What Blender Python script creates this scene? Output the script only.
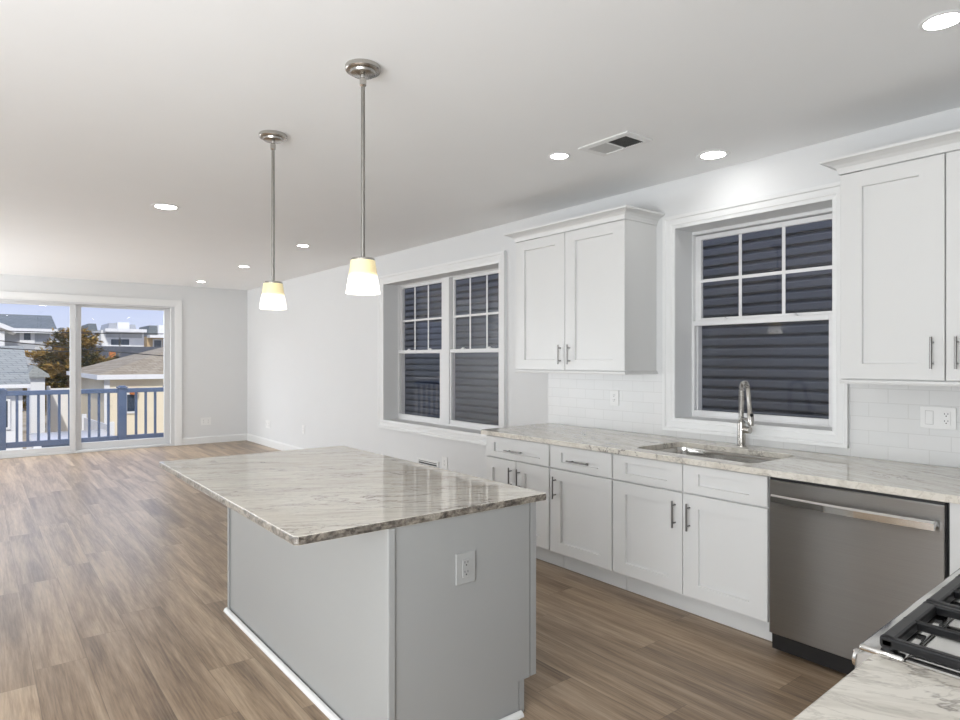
import bpy, bmesh, math, random
from mathutils import Vector, Matrix
random.seed(7)
S = bpy.context.scene
for o in list(bpy.data.objects): bpy.data.objects.remove(o)
COL = S.collection
PI = math.pi
# ---------------------------------------------------------------- camera
CAMZ, YAW, F = 1.453, math.radians(37.987), 644.6
cd = bpy.data.cameras.new('camera'); cam = bpy.data.objects.new('camera', cd); COL.objects.link(cam)
cam.location = (0, 0, CAMZ); cam.rotation_euler = (PI/2, 0, -YAW)
cd.sensor_fit = 'HORIZONTAL'; cd.sensor_width = 36; cd.lens = 36*F/960; cd.clip_start = .02; cd.clip_end = 600
S.camera = cam
# ---------------------------------------------------------------- exposure, sky, sun
S.view_settings.view_transform = 'Standard'; S.view_settings.look = 'None'
S.view_settings.gamma = 1; S.view_settings.use_curve_mapping = False
S.view_settings.exposure = 0.05
SKY_STRENGTH, SUN_STRENGTH, LAMP = 1.0, 2.9, 30.0
w = bpy.data.worlds.new('sky'); S.world = w; w.use_nodes = True
nt = w.node_tree; nt.nodes.clear()
wo = nt.nodes.new('ShaderNodeOutputWorld'); bg = nt.nodes.new('ShaderNodeBackground')
tc = nt.nodes.new('ShaderNodeTexCoord'); sx = nt.nodes.new('ShaderNodeSeparateXYZ'); cr = nt.nodes.new('ShaderNodeValToRGB')
nt.links.new(tc.outputs['Generated'], sx.inputs[0]); nt.links.new(sx.outputs['Z'], cr.inputs[0])
nt.links.new(cr.outputs[0], bg.inputs[0]); nt.links.new(bg.outputs[0], wo.inputs[0])
e = cr.color_ramp.elements
e[0].position = 0.0; e[0].color = (.74, .79, .95, 1)
e[1].position = 1.0; e[1].color = (.40, .50, .80, 1)
m_ = e.new(.12); m_.color = (.54, .65, .97, 1)
bg.inputs[1].default_value = SKY_STRENGTH
sl = bpy.data.lights.new('sun', 'SUN'); sun = bpy.data.objects.new('sun', sl); COL.objects.link(sun)
sl.energy = SUN_STRENGTH; sl.angle = math.radians(.6); sl.color = (1, .95, .86)
sun.rotation_euler = (math.radians(50), 0, math.radians(-18))      # light travels towards +y, a little +x, down

def area(name, loc, rot, sx, sy, power, col):
    a = bpy.data.lights.new(name, 'AREA'); a.shape = 'RECTANGLE'; a.size = sx; a.size_y = sy; a.energy = power; a.color = col
    o = bpy.data.objects.new(name, a); COL.objects.link(o); o.location = loc; o.rotation_euler = rot; return o
# fill lights added out of view to brighten the room; the walls are solid
area('fill_back', (-1.75, .66, 1.15), (math.radians(90+15), 0, math.radians(-38)), 3.2, 1.7, 135, (.93, .965, 1))
area('fill_left', (-3.30, 9.9, 1.35), (math.radians(90+34), 0, math.radians(-90)), 3.4, 2.0, 330, (.93, .965, 1))
area('fill_left_near', (-3.30, 1.0, 1.35), (math.radians(90+20), 0, math.radians(-90)), 2.4, 2.0, 60, (.93, .965, 1))
# fill light added outside, above the sliding door head, to brighten the floor inside
area('fill_over_balcony', (1.2, 13.0, 3.1), (math.radians(-52), 0, 0), 3.4, 1.3, 230, (.93, .965, 1))
# ---------------------------------------------------------------- mesh helpers
class MB:
    def __init__(s): s.bm = bmesh.new()
    def _add(s, b):
        me = bpy.data.meshes.new('t'); b.to_mesh(me); b.free(); s.bm.from_mesh(me); bpy.data.meshes.remove(me); return s
    def box(s, x0, x1, y0, y1, z0, z1, bev=0, seg=1):
        b = bmesh.new(); bmesh.ops.create_cube(b, size=1)
        for v in b.verts: v.co = Vector(((x0+x1)/2+v.co.x*(x1-x0), (y0+y1)/2+v.co.y*(y1-y0), (z0+z1)/2+v.co.z*(z1-z0)))
        if bev: bmesh.ops.bevel(b, geom=list(b.edges), offset=bev, segments=seg, affect='EDGES', profile=.5)
        return s._add(b)
    def prism(s, pts, ax, a, b_, bev=0, seg=1):
        """pts 2D polygon, extruded on axis ax ('x','y','z') from a to b_"""
        b = bmesh.new()
        def P(p, t): return {'x': (t, p[0], p[1]), 'y': (p[0], t, p[1]), 'z': (p[0], p[1], t)}[ax]
        A = [b.verts.new(P(p, a)) for p in pts]; B = [b.verts.new(P(p, b_)) for p in pts]
        b.faces.new(A); b.faces.new(B[::-1]); n = len(pts)
        for i in range(n): b.faces.new((A[i], B[i], B[(i+1) % n], A[(i+1) % n]))
        bmesh.ops.recalc_face_normals(b, faces=b.faces)
        if bev: bmesh.ops.bevel(b, geom=list(b.edges), offset=bev, segments=seg, affect='EDGES', profile=.5)
        return s._add(b)
    def cyl(s, p0, p1, r, r2=None, n=20, cap=True):
        p0, p1 = Vector(p0), Vector(p1); d = p1-p0; b = bmesh.new()
        bmesh.ops.create_cone(b, cap_ends=cap, segments=n, radius1=r, radius2=r if r2 is None else r2, depth=d.length)
        q = Vector((0, 0, 1)).rotation_difference(d.normalized())
        bmesh.ops.transform(b, matrix=Matrix.Translation((p0+p1)/2) @ q.to_matrix().to_4x4(), verts=b.verts)
        return s._add(b)
    def lathe(s, c, prof, n=40, closed=False):
        b = bmesh.new(); rings = []
        for r, z in prof:
            if r < 1e-6: rings.append([b.verts.new((c[0], c[1], c[2]+z))]*n)
            else: rings.append([b.verts.new((c[0]+r*math.cos(2*PI*i/n), c[1]+r*math.sin(2*PI*i/n), c[2]+z)) for i in range(n)])
        if closed: rings.append(rings[0])
        for A, B in zip(rings, rings[1:]):
            for i in range(n):
                f = []
                for v in (A[i], A[(i+1) % n], B[(i+1) % n], B[i]):
                    if v not in f: f.append(v)
                if len(f) > 2:
                    try: b.faces.new(f)
                    except ValueError: pass
        bmesh.ops.recalc_face_normals(b, faces=b.faces)
        return s._add(b)
    def tube(s, pts, r, n=10, closed=False):
        b = bmesh.new(); pts = [Vector(p) for p in pts]; rings = []
        rr = r if isinstance(r, (list, tuple)) else [r]*len(pts)
        up = Vector((0, 0, 1))
        for i, p in enumerate(pts):
            a = pts[max(i-1, 0)]; c = pts[min(i+1, len(pts)-1)]; t = (c-a).normalized()
            u = t.cross(up)
            if u.length < 1e-3: u = t.cross(Vector((1, 0, 0)))
            u.normalize()
            if i and u.dot(lu) < 0: u = -u
            lu = u; v = t.cross(u)
            rings.append([b.verts.new(p+(u*math.cos(2*PI*k/n)+v*math.sin(2*PI*k/n))*rr[i]) for k in range(n)])
        for A, B in zip(rings, rings[1:]):
            for k in range(n): b.faces.new((A[k], A[(k+1) % n], B[(k+1) % n], B[k]))
        b.faces.new(rings[0][::-1]); b.faces.new(rings[-1])
        bmesh.ops.recalc_face_normals(b, faces=b.faces)
        return s._add(b)
    def quad(s, *pts):
        b = bmesh.new(); b.faces.new([b.verts.new(p) for p in pts]); return s._add(b)
    def poly(s, verts, faces):
        b = bmesh.new(); V = [b.verts.new(v) for v in verts]
        for f in faces: b.faces.new([V[i] for i in f])
        bmesh.ops.recalc_face_normals(b, faces=b.faces); return s._add(b)
    def sweep(s, prof, path):
        """prof: list of (out, z); path: list of (x, y, nx, ny) mitred offset directions"""
        b = bmesh.new(); rings = []
        for x, y, nx, ny in path: rings.append([b.verts.new((x+nx*o, y+ny*o, z)) for o, z in prof])
        n = len(prof)
        for A, B in zip(rings, rings[1:]):
            for k in range(n): b.faces.new((A[k], A[(k+1) % n], B[(k+1) % n], B[k]))
        b.faces.new(rings[0][::-1]); b.faces.new(rings[-1])
        bmesh.ops.recalc_face_normals(b, faces=b.faces); return s._add(b)
    def shaker(s, y0, y1, z0, z1, xf, t=.02, sw=.1, rw=.075, rec=.013, sgn=1, ax='x'):
        """shaker front facing -x (sgn=1) or +x (sgn=-1); ax='y' faces -y / +y with y0,y1 read as x"""
        c = .0025
        def ring(a, zz, dep): return [(y0+a, z0+zz, dep), (y1-a, z0+zz, dep), (y1-a, z1-zz, dep), (y0+a, z1-zz, dep)]
        R = [ring(0, 0, t), ring(0, 0, c), ring(c, c, 0), ring(sw, rw, 0), ring(sw+.003, rw+.003, rec)]
        b = bmesh.new()
        def P(p): return (xf+sgn*p[2], p[0], p[1]) if ax == 'x' else (p[0], xf+sgn*p[2], p[1])
        V = [[b.verts.new(P(p)) for p in r] for r in R]
        for A, B in zip(V, V[1:]):
            for k in range(4): b.faces.new((A[k], A[(k+1) % 4], B[(k+1) % 4], B[k]))
        b.faces.new(V[0][::-1]); b.faces.new(V[-1])
        bmesh.ops.recalc_face_normals(b, faces=b.faces); return s._add(b)

def wloc(o):
    v = Vector((0, 0, 0))
    while o: v += o.location; o = o.parent
    return v
def O(name, mb, mat, parent=None, smooth=False, **props):
    me = bpy.data.meshes.new(name); off = wloc(parent)
    bmesh.ops.translate(mb.bm, vec=-off, verts=mb.bm.verts)
    mb.bm.to_mesh(me); mb.bm.free()
    me.materials.append(mat)
    if smooth:
        for p in me.polygons: p.use_smooth = True
        me.set_sharp_from_angle(angle=math.radians(35))
    o = bpy.data.objects.new(name, me); COL.objects.link(o); o.parent = parent
    for k, v in props.items(): o[k] = v
    return o
def thing(name, label, cat, loc, group=None):
    o = bpy.data.objects.new(name, None); COL.objects.link(o); o.location = loc; o.empty_display_size = .1
    o['label'] = label; o['category'] = cat
    if group: o['group'] = group
    return o
def solo(name, mb, mat, label, cat, group=None, smooth=False):
    """a thing that is one mesh, origin at its own base centre"""
    vs = [v.co for v in mb.bm.verts]
    c = Vector(((min(v.x for v in vs)+max(v.x for v in vs))/2, (min(v.y for v in vs)+max(v.y for v in vs))/2, min(v.z for v in vs)))
    bmesh.ops.translate(mb.bm, vec=-c, verts=mb.bm.verts)
    o = O(name, mb, mat, None, smooth); o.location = c
    o['label'] = label; o['category'] = cat
    if group: o['group'] = group
    return o
def struct(name, mb, mat, smooth=False): return O(name, mb, mat, None, smooth, kind='structure')
def group_root(name, loc):
    o = bpy.data.objects.new(name, None); COL.objects.link(o); o.location = loc; o['kind'] = 'structure'; return o
def dup(root, loc, label=None, rot=None):
    def cp(o, par):
        c = o.copy(); COL.objects.link(c); c.parent = par
        for ch in list(o.children): cp(ch, c)
        return c
    r = cp(root, None); r.location = loc
    if rot is not None: r.rotation_euler = rot
    if label: r['label'] = label
    return r
def at(u, v, Y):
    """point at depth y=Y seen at pixel u,v (used to set out the distant houses)"""
    t = (u-480)/F; xc = math.sin(YAW)+t*math.cos(YAW); yc = math.cos(YAW)-t*math.sin(YAW)
    k = Y/yc; return Vector((k*xc, Y, CAMZ-k*(v-359.6)/F))

# ---------------------------------------------------------------- materials
def newmat(name):
    m = bpy.data.materials.new(name); m.use_nodes = True; nt = m.node_tree
    return m, nt, nt.nodes['Principled BSDF']
def N(nt, t, **kw):
    n = nt.nodes.new('ShaderNode'+t)
    for k, v in kw.items(): setattr(n, k, v)
    return n
def setin(n, d):
    for k, v in d.items(): n.inputs[k].default_value = v
def mix(nt, fac, a, b, typ='MIX'):
    n = N(nt, 'Mix', data_type='RGBA', blend_type=typ)
    for i, x in ((0, fac), (6, a), (7, b)):
        if hasattr(x, 'is_output'): nt.links.new(x, n.inputs[i])
        else: n.inputs[i].default_value = x if i == 0 else (*x, 1)
    return n.outputs[2]
def M(nt, op, a, b=None, c=None):
    n = N(nt, 'Math', operation=op)
    for i, x in enumerate((a, b, c)):
        if x is None: continue
        if hasattr(x, 'is_output'): nt.links.new(x, n.inputs[i])
        else: n.inputs[i].default_value = x
    return n.outputs[0]
def noise(nt, vec, scale, detail=4, rough=.5, dist=0, out=0):
    n = N(nt, 'TexNoise'); setin(n, {'Scale': scale, 'Detail': detail, 'Roughness': rough, 'Distortion': dist})
    if vec is not None: nt.links.new(vec, n.inputs['Vector'])
    return n.outputs[out]
def pos(nt): return N(nt, 'NewGeometry').outputs['Position']
def mapping(nt, vec, rot=(0, 0, 0), scale=(1, 1, 1), loc=(0, 0, 0)):
    n = N(nt, 'Mapping'); nt.links.new(vec, n.inputs[0]); setin(n, {'Rotation': rot, 'Scale': scale, 'Location': loc}); return n.outputs[0]
def ramp(nt, fac, stops):
    n = N(nt, 'ValToRGB'); nt.links.new(fac, n.inputs[0]); el = n.color_ramp.elements
    while len(el) < len(stops): el.new(.5)
    for k, (p, c) in zip(el, stops): k.position = p; k.color = (*c, 1) if len(c) == 3 else c
    return n.outputs[0]
def bump(nt, b, h, s=.2, d=.01):
    n = N(nt, 'Bump'); setin(n, {'Strength': s, 'Distance': d}); nt.links.new(h, n.inputs['Height']); nt.links.new(n.outputs[0], b.inputs['Normal'])
def paint(name, col, rough=.5, tex=60, amt=.03, bs=.03, metal=0, spec=.5):
    """plain paint with a faint procedural mottling and roller texture"""
    m, nt, b = newmat(name); p = pos(nt)
    f = noise(nt, p, 3, 3)
    a = tuple(max(0, c*(1-amt)) for c in col); c2 = tuple(min(1, c*(1+amt)) for c in col)
    nt.links.new(mix(nt, f, a, c2), b.inputs['Base Color'])
    setin(b, {'Roughness': rough, 'Metallic': metal, 'Specular IOR Level': spec})
    if bs: bump(nt, b, noise(nt, p, tex, 2), bs, .002)
    return m
WALL = paint('wall_paint', (.70, .705, .705), .62, 90, .012)
CEIL = paint('ceiling_paint', (.87, .875, .875), .75, 90, .012)
TRIM = paint('trim_paint', (.77, .775, .77), .32, 60, .01, .01)
CAB = paint('cabinet_lacquer', (.69, .69, .68), .36, 120, .012, .015)
ISL = paint('island_lacquer', (.335, .34, .335), .42, 120, .012, .015)
VINYL = paint('window_vinyl', (.76, .76, .76), .35, 60, .01, 0)
PLATE_GREY = paint('grey_plastic', (.37, .375, .37), .4, 60, .01, 0)
VENT_GREY = paint('vent_grey', (.50, .50, .49), .5, 60, .01, 0)
PLASTIC = paint('white_plastic', (.80, .80, .79), .35, 60, .01, 0)
DARKSLOT = paint('dark_slot', (.03, .03, .03), .5, 60, .01, 0)
BLACK = paint('black_plastic', (.012, .012, .013), .38, 60, .1, .02)
IRON = paint('cast_iron', (.010, .010, .011), .30, 300, .15, .08, 0, .3)
NICKEL = paint('brushed_nickel', (.50, .48, .45), .26, 200, .04, .01, 1)
STEM = paint('stem_steel', (.30, .29, .27), .35, 200, .04, 0, 1)
CHROME = paint('polished_steel', (.68, .67, .65), .12, 200, .03, 0, 1)
PULL = paint('pull_steel', (.22, .215, .21), .30, 200, .04, 0, 1)
ALU = paint('door_aluminium', (.62, .63, .64), .38, 100, .02, 0)

def steel_mat():
    m, nt, b = newmat('brushed_stainless'); p = pos(nt)
    q = mapping(nt, p, scale=(6, 2.5, 900))
    f = noise(nt, q, 1, 3)
    nt.links.new(mix(nt, f, (.33, .325, .315), (.43, .425, .415)), b.inputs['Base Color'])
    setin(b, {'Metallic': 1, 'Roughness': .34, 'Anisotropic': .97, 'Anisotropic Rotation': .25})
    tg = N(nt, 'Tangent', direction_type='RADIAL', axis='Z'); nt.links.new(tg.outputs[0], b.inputs['Tangent'])
    return m
STEEL = steel_mat()

def floor_mat():
    m, nt, b = newmat('oak_plank_floor'); p = pos(nt); sp = N(nt, 'SeparateXYZ'); nt.links.new(p, sp.inputs[0])
    W, L = .215, 1.45
    xs = M(nt, 'DIVIDE', M(nt, 'ADD', sp.outputs[0], 20), W); row = M(nt, 'FLOOR', xs); fx = M(nt, 'FRACT', xs)
    wn = N(nt, 'TexWhiteNoise', noise_dimensions='1D'); nt.links.new(row, wn.inputs['W'])
    ys = M(nt, 'ADD', M(nt, 'DIVIDE', M(nt, 'ADD', sp.outputs[1], 20), L), wn.outputs[0]); pl = M(nt, 'FLOOR', ys); fy = M(nt, 'FRACT', ys)
    cv = N(nt, 'CombineXYZ'); nt.links.new(row, cv.inputs[0]); nt.links.new(pl, cv.inputs[1])
    w2 = N(nt, 'TexWhiteNoise', noise_dimensions='2D'); nt.links.new(cv.outputs[0], w2.inputs['Vector'])
    r = w2.outputs['Value']
    off = N(nt, 'CombineXYZ'); nt.links.new(M(nt, 'MULTIPLY', r, 37), off.inputs[0]); nt.links.new(M(nt, 'MULTIPLY', r, 91), off.inputs[1])
    va = N(nt, 'VectorMath', operation='ADD'); nt.links.new(p, va.inputs[0]); nt.links.new(off.outputs[0], va.inputs[1])
    g1 = noise(nt, mapping(nt, va.outputs[0], scale=(8, .55, 1)), 1.3, 5, .55, .5)
    g2 = noise(nt, mapping(nt, va.outputs[0], scale=(70, 3, 1)), 1.5, 4, .65)
    g3 = noise(nt, mapping(nt, va.outputs[0], scale=(3.2, .45, 1)), 2, 2, .5, 2.5)
    wv = N(nt, 'TexWave', wave_type='BANDS', bands_direction='X'); setin(wv, {'Scale': 3.0, 'Distortion': 6, 'Detail': 3, 'Detail Scale': 1.2})
    nt.links.new(mapping(nt, va.outputs[0], scale=(2.2, .28, 1)), wv.inputs[0])
    base = ramp(nt, g1, [(.34, (.14, .09, .05)), (.46, (.31, .212, .125)), (.56, (.50, .365, .235)), (.68, (.63, .49, .34))])
    c1 = mix(nt, .46, base, ramp(nt, g2, [(.34, (.085, .058, .038)), (.66, (.46, .355, .26))]))
    c2 = mix(nt, M(nt, 'MULTIPLY', g3, .22), c1, (.34, .27, .215))
    c2 = mix(nt, M(nt, 'MULTIPLY', wv.outputs[1], .14), c2, (.12, .075, .05))
    tone = ramp(nt, r, [(0, (.86, .84, .83)), (.5, (1, .99, .98)), (1, (1.12, 1.12, 1.12))])
    c3 = mix(nt, 1, c2, tone, 'MULTIPLY')
    ex = M(nt, 'MULTIPLY', M(nt, 'MINIMUM', fx, M(nt, 'SUBTRACT', 1, fx)), W); ey = M(nt, 'MULTIPLY', M(nt, 'MINIMUM', fy, M(nt, 'SUBTRACT', 1, fy)), L)
    ed = M(nt, 'MINIMUM', ex, ey); seam = M(nt, 'LESS_THAN', ed, .0014)
    c4 = mix(nt, M(nt, 'MULTIPLY', seam, .4), c3, (.05, .035, .025))
    nt.links.new(c4, b.inputs['Base Color'])
    setin(b, {'Specular IOR Level': .32})
    nt.links.new(M(nt, 'MULTIPLY_ADD', g2, .12, .27), b.inputs['Roughness'])
    bump(nt, b, M(nt, 'SUBTRACT', M(nt, 'MULTIPLY', g2, .3), seam), .12, .002)
    return m
FLOOR = floor_mat()

def marble_mat(name, ang, stretch=4.5):
    m, nt, b = newmat(name); p = pos(nt)
    q = mapping(nt, p, rot=(0, 0, ang), scale=(1, 1, 1))
    q = mapping(nt, q, scale=(1.5, 1.5*stretch, 4.0))
    def vein(scale, width, dist, seed, det=5):
        n = noise(nt, mapping(nt, q, loc=(seed, seed*.7, 0)), scale, det, .62, dist)
        return ramp(nt, M(nt, 'ABSOLUTE', M(nt, 'SUBTRACT', n, .5)), [(0, (1, 1, 1)), (width, (0, 0, 0))])
    v1 = vein(.55, .012, 1.2, 3.1, 7); v2 = vein(1.5, .016, .9, 9.7, 7); v3 = vein(3.4, .022, .7, 5.2, 6)
    patch = ramp(nt, noise(nt, mapping(nt, q, loc=(4, 2, 0)), .8, 3, .5, .5), [(.44, (0, 0, 0)), (.60, (1, 1, 1))])
    patch2 = ramp(nt, noise(nt, mapping(nt, q, loc=(14, 7, 0)), .9, 3, .5, .5), [(.40, (0, 0, 0)), (.62, (1, 1, 1))])
    cloud = noise(nt, q, .8, 5, .6, .6)
    base = ramp(nt, cloud, [(.28, (.59, .545, .475)), (.45, (.685, .645, .575)), (.7, (.73, .70, .635))])
    streak = noise(nt, mapping(nt, q, scale=(1, 2.4, 1)), 2.6, 7, .7, .3)
    c = mix(nt, ramp(nt, streak, [(.48, (0, 0, 0)), (.70, (.5, .5, .5))]), base, (.36, .325, .27))
    c = mix(nt, M(nt, 'MULTIPLY', v3, .42), c, (.36, .325, .28))
    c = mix(nt, M(nt, 'MULTIPLY', M(nt, 'MULTIPLY', v2, patch2), .85), c, (.22, .195, .17))
    c = mix(nt, M(nt, 'MULTIPLY', M(nt, 'MULTIPLY', v1, patch), .85), c, (.12, .10, .09))
    nt.links.new(c, b.inputs['Base Color']); setin(b, {'Roughness': .045, 'Specular IOR Level': .55})
    return m
MARBLE_I = marble_mat('island_marble', math.radians(28))
MARBLE_W = marble_mat('worktop_marble', math.radians(-70), 4)
MARBLE_C = marble_mat('corner_marble', math.radians(55), 2.2)

def rock_edge(name):
    """chiselled, darker rough face the island slab shows on its edge"""
    m, nt, b = newmat(name); p = pos(nt)
    n1 = noise(nt, mapping(nt, p, scale=(1, 1, 2.0)), 14, 6, .75, .8); n2 = noise(nt, p, 70, 4, .7)
    c = ramp(nt, n1, [(.42, (.03, .025, .02)), (.51, (.12, .10, .08)), (.61, (.28, .25, .205)), (.78, (.44, .41, .35))])
    c = mix(nt, .25, c, ramp(nt, n2, [(.4, (.08, .07, .06)), (.6, (.5, .47, .42))]))
    nt.links.new(c, b.inputs['Base Color']); setin(b, {'Roughness': .3}); bump(nt, b, n1, .5, .004); return m
EDGE = rock_edge('slab_edge_stone')

def tile_mat():
    m, nt, b = newmat('subway_tile'); p = pos(nt); sp = N(nt, 'SeparateXYZ'); nt.links.new(p, sp.inputs[0])
    cv = N(nt, 'CombineXYZ'); nt.links.new(M(nt, 'SUBTRACT', sp.outputs[1], 1.38+.095), cv.inputs[0]); nt.links.new(M(nt, 'SUBTRACT', sp.outputs[2], .912), cv.inputs[1])
    br = N(nt, 'TexBrick'); br.offset = .5; br.offset_frequency = 2
    setin(br, {'Scale': 1, 'Mortar Size': .0022, 'Mortar Smooth': .3, 'Bias': 0, 'Brick Width': .19, 'Row Height': .077,
               'Color1': (.69, .695, .69, 1), 'Color2': (.71, .71, .705, 1), 'Mortar': (.62, .62, .61, 1)})
    nt.links.new(cv.outputs[0], br.inputs[0]); nt.links.new(br.outputs[0], b.inputs['Base Color'])
    setin(b, {'Roughness': .30}); bump(nt, b, M(nt, 'SUBTRACT', 1, br.outputs['Fac']), .22, .002); return m
TILE = tile_mat()

def glass_mat(name, boost=1.0, tint=(1, 1, 1)):
    m = bpy.data.materials.new(name); m.use_nodes = True; nt = m.node_tree; nt.nodes.clear()
    o = N(nt, 'OutputMaterial'); tr = N(nt, 'BsdfTransparent'); gl = N(nt, 'BsdfGlossy'); mx = N(nt, 'MixShader'); lw = N(nt, 'LayerWeight')
    lw.inputs[0].default_value = .5; gl.inputs['Roughness'].default_value = .0; tr.inputs[0].default_value = (*tint, 1)
    f = M(nt, 'MULTIPLY_ADD', M(nt, 'POWER', lw.outputs['Facing'], 5), .96, .04*boost)
    nt.links.new(M(nt, 'MINIMUM', f, 1), mx.inputs[0]); nt.links.new(tr.outputs[0], mx.inputs[1]); nt.links.new(gl.outputs[0], mx.inputs[2]); nt.links.new(mx.outputs[0], o.inputs[0]); return m
GLASS = glass_mat('window_glass', 1.0)
def emis(name, col, s):
    m = bpy.data.materials.new(name); m.use_nodes = True; nt = m.node_tree; nt.nodes.clear()
    o = N(nt, 'OutputMaterial'); em = N(nt, 'Emission'); setin(em, {'Color': (*col, 1), 'Strength': s}); nt.links.new(em.outputs[0], o.inputs[0]); return m
DOWN = emis('downlight_lens', (1, .99, .97), LAMP)
def shade_mat():
    m = bpy.data.materials.new('amber_and_white_glass'); m.use_nodes = True; nt = m.node_tree; b = nt.nodes['Principled BSDF']
    sp = N(nt, 'SeparateXYZ'); nt.links.new(pos(nt), sp.inputs[0])
    f = M(nt, 'DIVIDE', M(nt, 'SUBTRACT', sp.outputs[2], 1.739), .144)
    c = ramp(nt, f, [(.40, (1, .96, .88)), (.60, (.78, .66, .38))])
    st = ramp(nt, f, [(.30, (1, 1, 1)), (.62, (.20, .20, .20))])
    nt.links.new(c, b.inputs['Base Color']); nt.links.new(c, b.inputs['Emission Color']); nt.links.new(M(nt, 'MULTIPLY', st, 2.0), b.inputs['Emission Strength'])
    b.inputs['Roughness'].default_value = .2; return m
SHADE = shade_mat()

def shingle(name, c1, c2, sc=1):
    m, nt, b = newmat(name); p = pos(nt); sp = N(nt, 'SeparateXYZ'); nt.links.new(p, sp.inputs[0])
    cv = N(nt, 'CombineXYZ'); nt.links.new(M(nt, 'ADD', sp.outputs[0], M(nt, 'MULTIPLY', sp.outputs[1], .35)), cv.inputs[0]); nt.links.new(M(nt, 'MULTIPLY', sp.outputs[2], 3), cv.inputs[1])
    br = N(nt, 'TexBrick'); setin(br, {'Scale': 1, 'Mortar Size': .012, 'Brick Width': .33*sc, 'Row Height': .17*sc, 'Color1': (*c1, 1), 'Color2': (*c2, 1), 'Mortar': (*[x*.55 for x in c1], 1)})
    nt.links.new(cv.outputs[0], br.inputs[0])
    n = noise(nt, p, 6, 5, .7); nt.links.new(mix(nt, M(nt, 'MULTIPLY', n, .45), br.outputs[0], tuple(x*.7 for x in c2)), b.inputs['Base Color']); b.inputs['Roughness'].default_value = .9; return m
ROOF_GREY = shingle('pale_grey_shingle', (.34, .36, .35), (.42, .44, .42))
ROOF_SLATE = shingle('slate_grey_shingle', (.16, .19, .21), (.22, .25, .27))
ROOF_TAN = shingle('tan_grey_shingle', (.34, .28, .20), (.47, .40, .30))
ROOF_DARK = shingle('dark_grey_shingle', (.07, .075, .085), (.10, .105, .115))
HW = paint('white_house_siding', (.78, .79, .80), .7, 8, .05)
HC = paint('cream_house_siding', (.80, .72, .55), .7, 8, .05)
HG = paint('grey_house_siding', (.42, .44, .47), .7, 8, .05)
HT = paint('tan_house_siding', (.55, .42, .26), .7, 8, .05)
FENCE = paint('white_vinyl_fence', (.80, .80, .80), .5, 8, .03)
RAILB = paint('blue_railing_paint', (.09, .135, .235), .5, 20, .05)
DECKM = paint('deck_boards', (.55, .42, .30), .7, 20, .12)
SIDING = paint('dark_blue_grey_siding', (.085, .098, .128), .6, 12, .08, .03)
PANE = paint('dark_window_pane', (.05, .07, .10), .08, 5, .2, 0)
CABLE = paint('black_cable', (.02, .02, .022), .6, 5, 0, 0)
BRICK = paint('orange_brick', (.55, .19, .06), .8, 30, .15)
BARK = paint('juniper_bark', (.10, .065, .045), .9, 30, .2)
CARW = paint('white_car_paint', (.75, .75, .76), .2, 5, .02, 0)
TYRE = paint('tyre_rubber', (.02, .02, .02), .8, 30, .1)
def leaf_mat():
    m, nt, b = newmat('golden_juniper_foliage'); p = pos(nt)
    n = noise(nt, p, 1.3, 4, .65)
    nt.links.new(ramp(nt, n, [(.36, (.05, .06, .022)), (.47, (.16, .13, .03)), (.57, (.46, .28, .06)), (.72, (.55, .42, .13))]), b.inputs['Base Color']); b.inputs['Roughness'].default_value = .8; return m
LEAF = leaf_mat()
def ground_mat():
    m, nt, b = newmat('sandy_yard_ground'); n = noise(nt, pos(nt), .5, 6, .65)
    nt.links.new(ramp(nt, n, [(.35, (.30, .24, .16)), (.55, (.52, .45, .34)), (.7, (.60, .57, .50))]), b.inputs['Base Color']); b.inputs['Roughness'].default_value = .95; return m
GROUND = ground_mat()

# ================================================================ ROOM SHELL
XW, L, H = 3.868, 11.802, 2.716
XL, YB = -3.4, -.36
XO = 4.16                                           # outer face of the right wall
def wall_x(name, x0, x1, y0, y1, z0, z1, holes, mat):
    mb = MB(); hs = sorted(holes); y = y0
    for a, b, c, d in hs:
        mb.box(x0, x1, y, a, z0, z1); mb.box(x0, x1, a, b, z0, c); mb.box(x0, x1, a, b, d, z1); y = b
    mb.box(x0, x1, y, y1, z0, z1); return struct(name, mb, mat)
W1 = (4.655, 6.831, .735, 2.362); W2 = (1.665, 2.721, 1.047, 2.372)
struct('floor', MB().box(XL, XW, YB, L+.02, -.12, 0), FLOOR)
struct('ceiling', MB().box(XL-.2, XO, YB-.2, L+.2, H, H+.25), CEIL)
wall_x('wall_right', XW, XO, YB-.2, L+.2, -.12, H, [W1, W2], WALL)
struct('wall_left', MB().box(XL-.2, XL, YB-.2, L+.2, -.12, H), WALL)
struct('wall_back', MB().box(XL, XW, YB-.2, YB, -.12, H), WALL)
SX0, SX1, SZ1 = -.263, 2.647, 2.356
struct('wall_far', MB().box(XL, SX0, L, L+.2, -.12, H).box(SX1, XW, L, L+.2, -.12, H).box(SX0, SX1, L, L+.2, SZ1, H).box(SX0, SX1, L+.02, L+.2, -.12, 0), WALL)
struct('trim_roof', MB().box(XL-.6, XO+.4, YB-.6, L+.5, H+.25, H+.45), ROOF_DARK)
def base_prof(t=.016, h=.125): return [(0, 0), (t, 0), (t, h-.02), (t*.5, h-.006), (t*.4, h), (0, h)]
mb = MB(); pr = [(XW-a, z) for a, z in base_prof()]; mb.prism(pr, 'y', 4.0, L, 0); struct('baseboard_right', mb, TRIM)
mb = MB(); pr = [(L-a, z) for a, z in base_prof()]; mb.prism(pr, 'x', 2.757, XW-.016); mb.prism(pr, 'x', XL, SX0-.11); struct('baseboard_far', mb, TRIM)
mb = MB(); pr = [(XL+a, z) for a, z in base_prof()]; mb.prism(pr, 'y', YB, L-.02); struct('baseboard_left', mb, TRIM)

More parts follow.
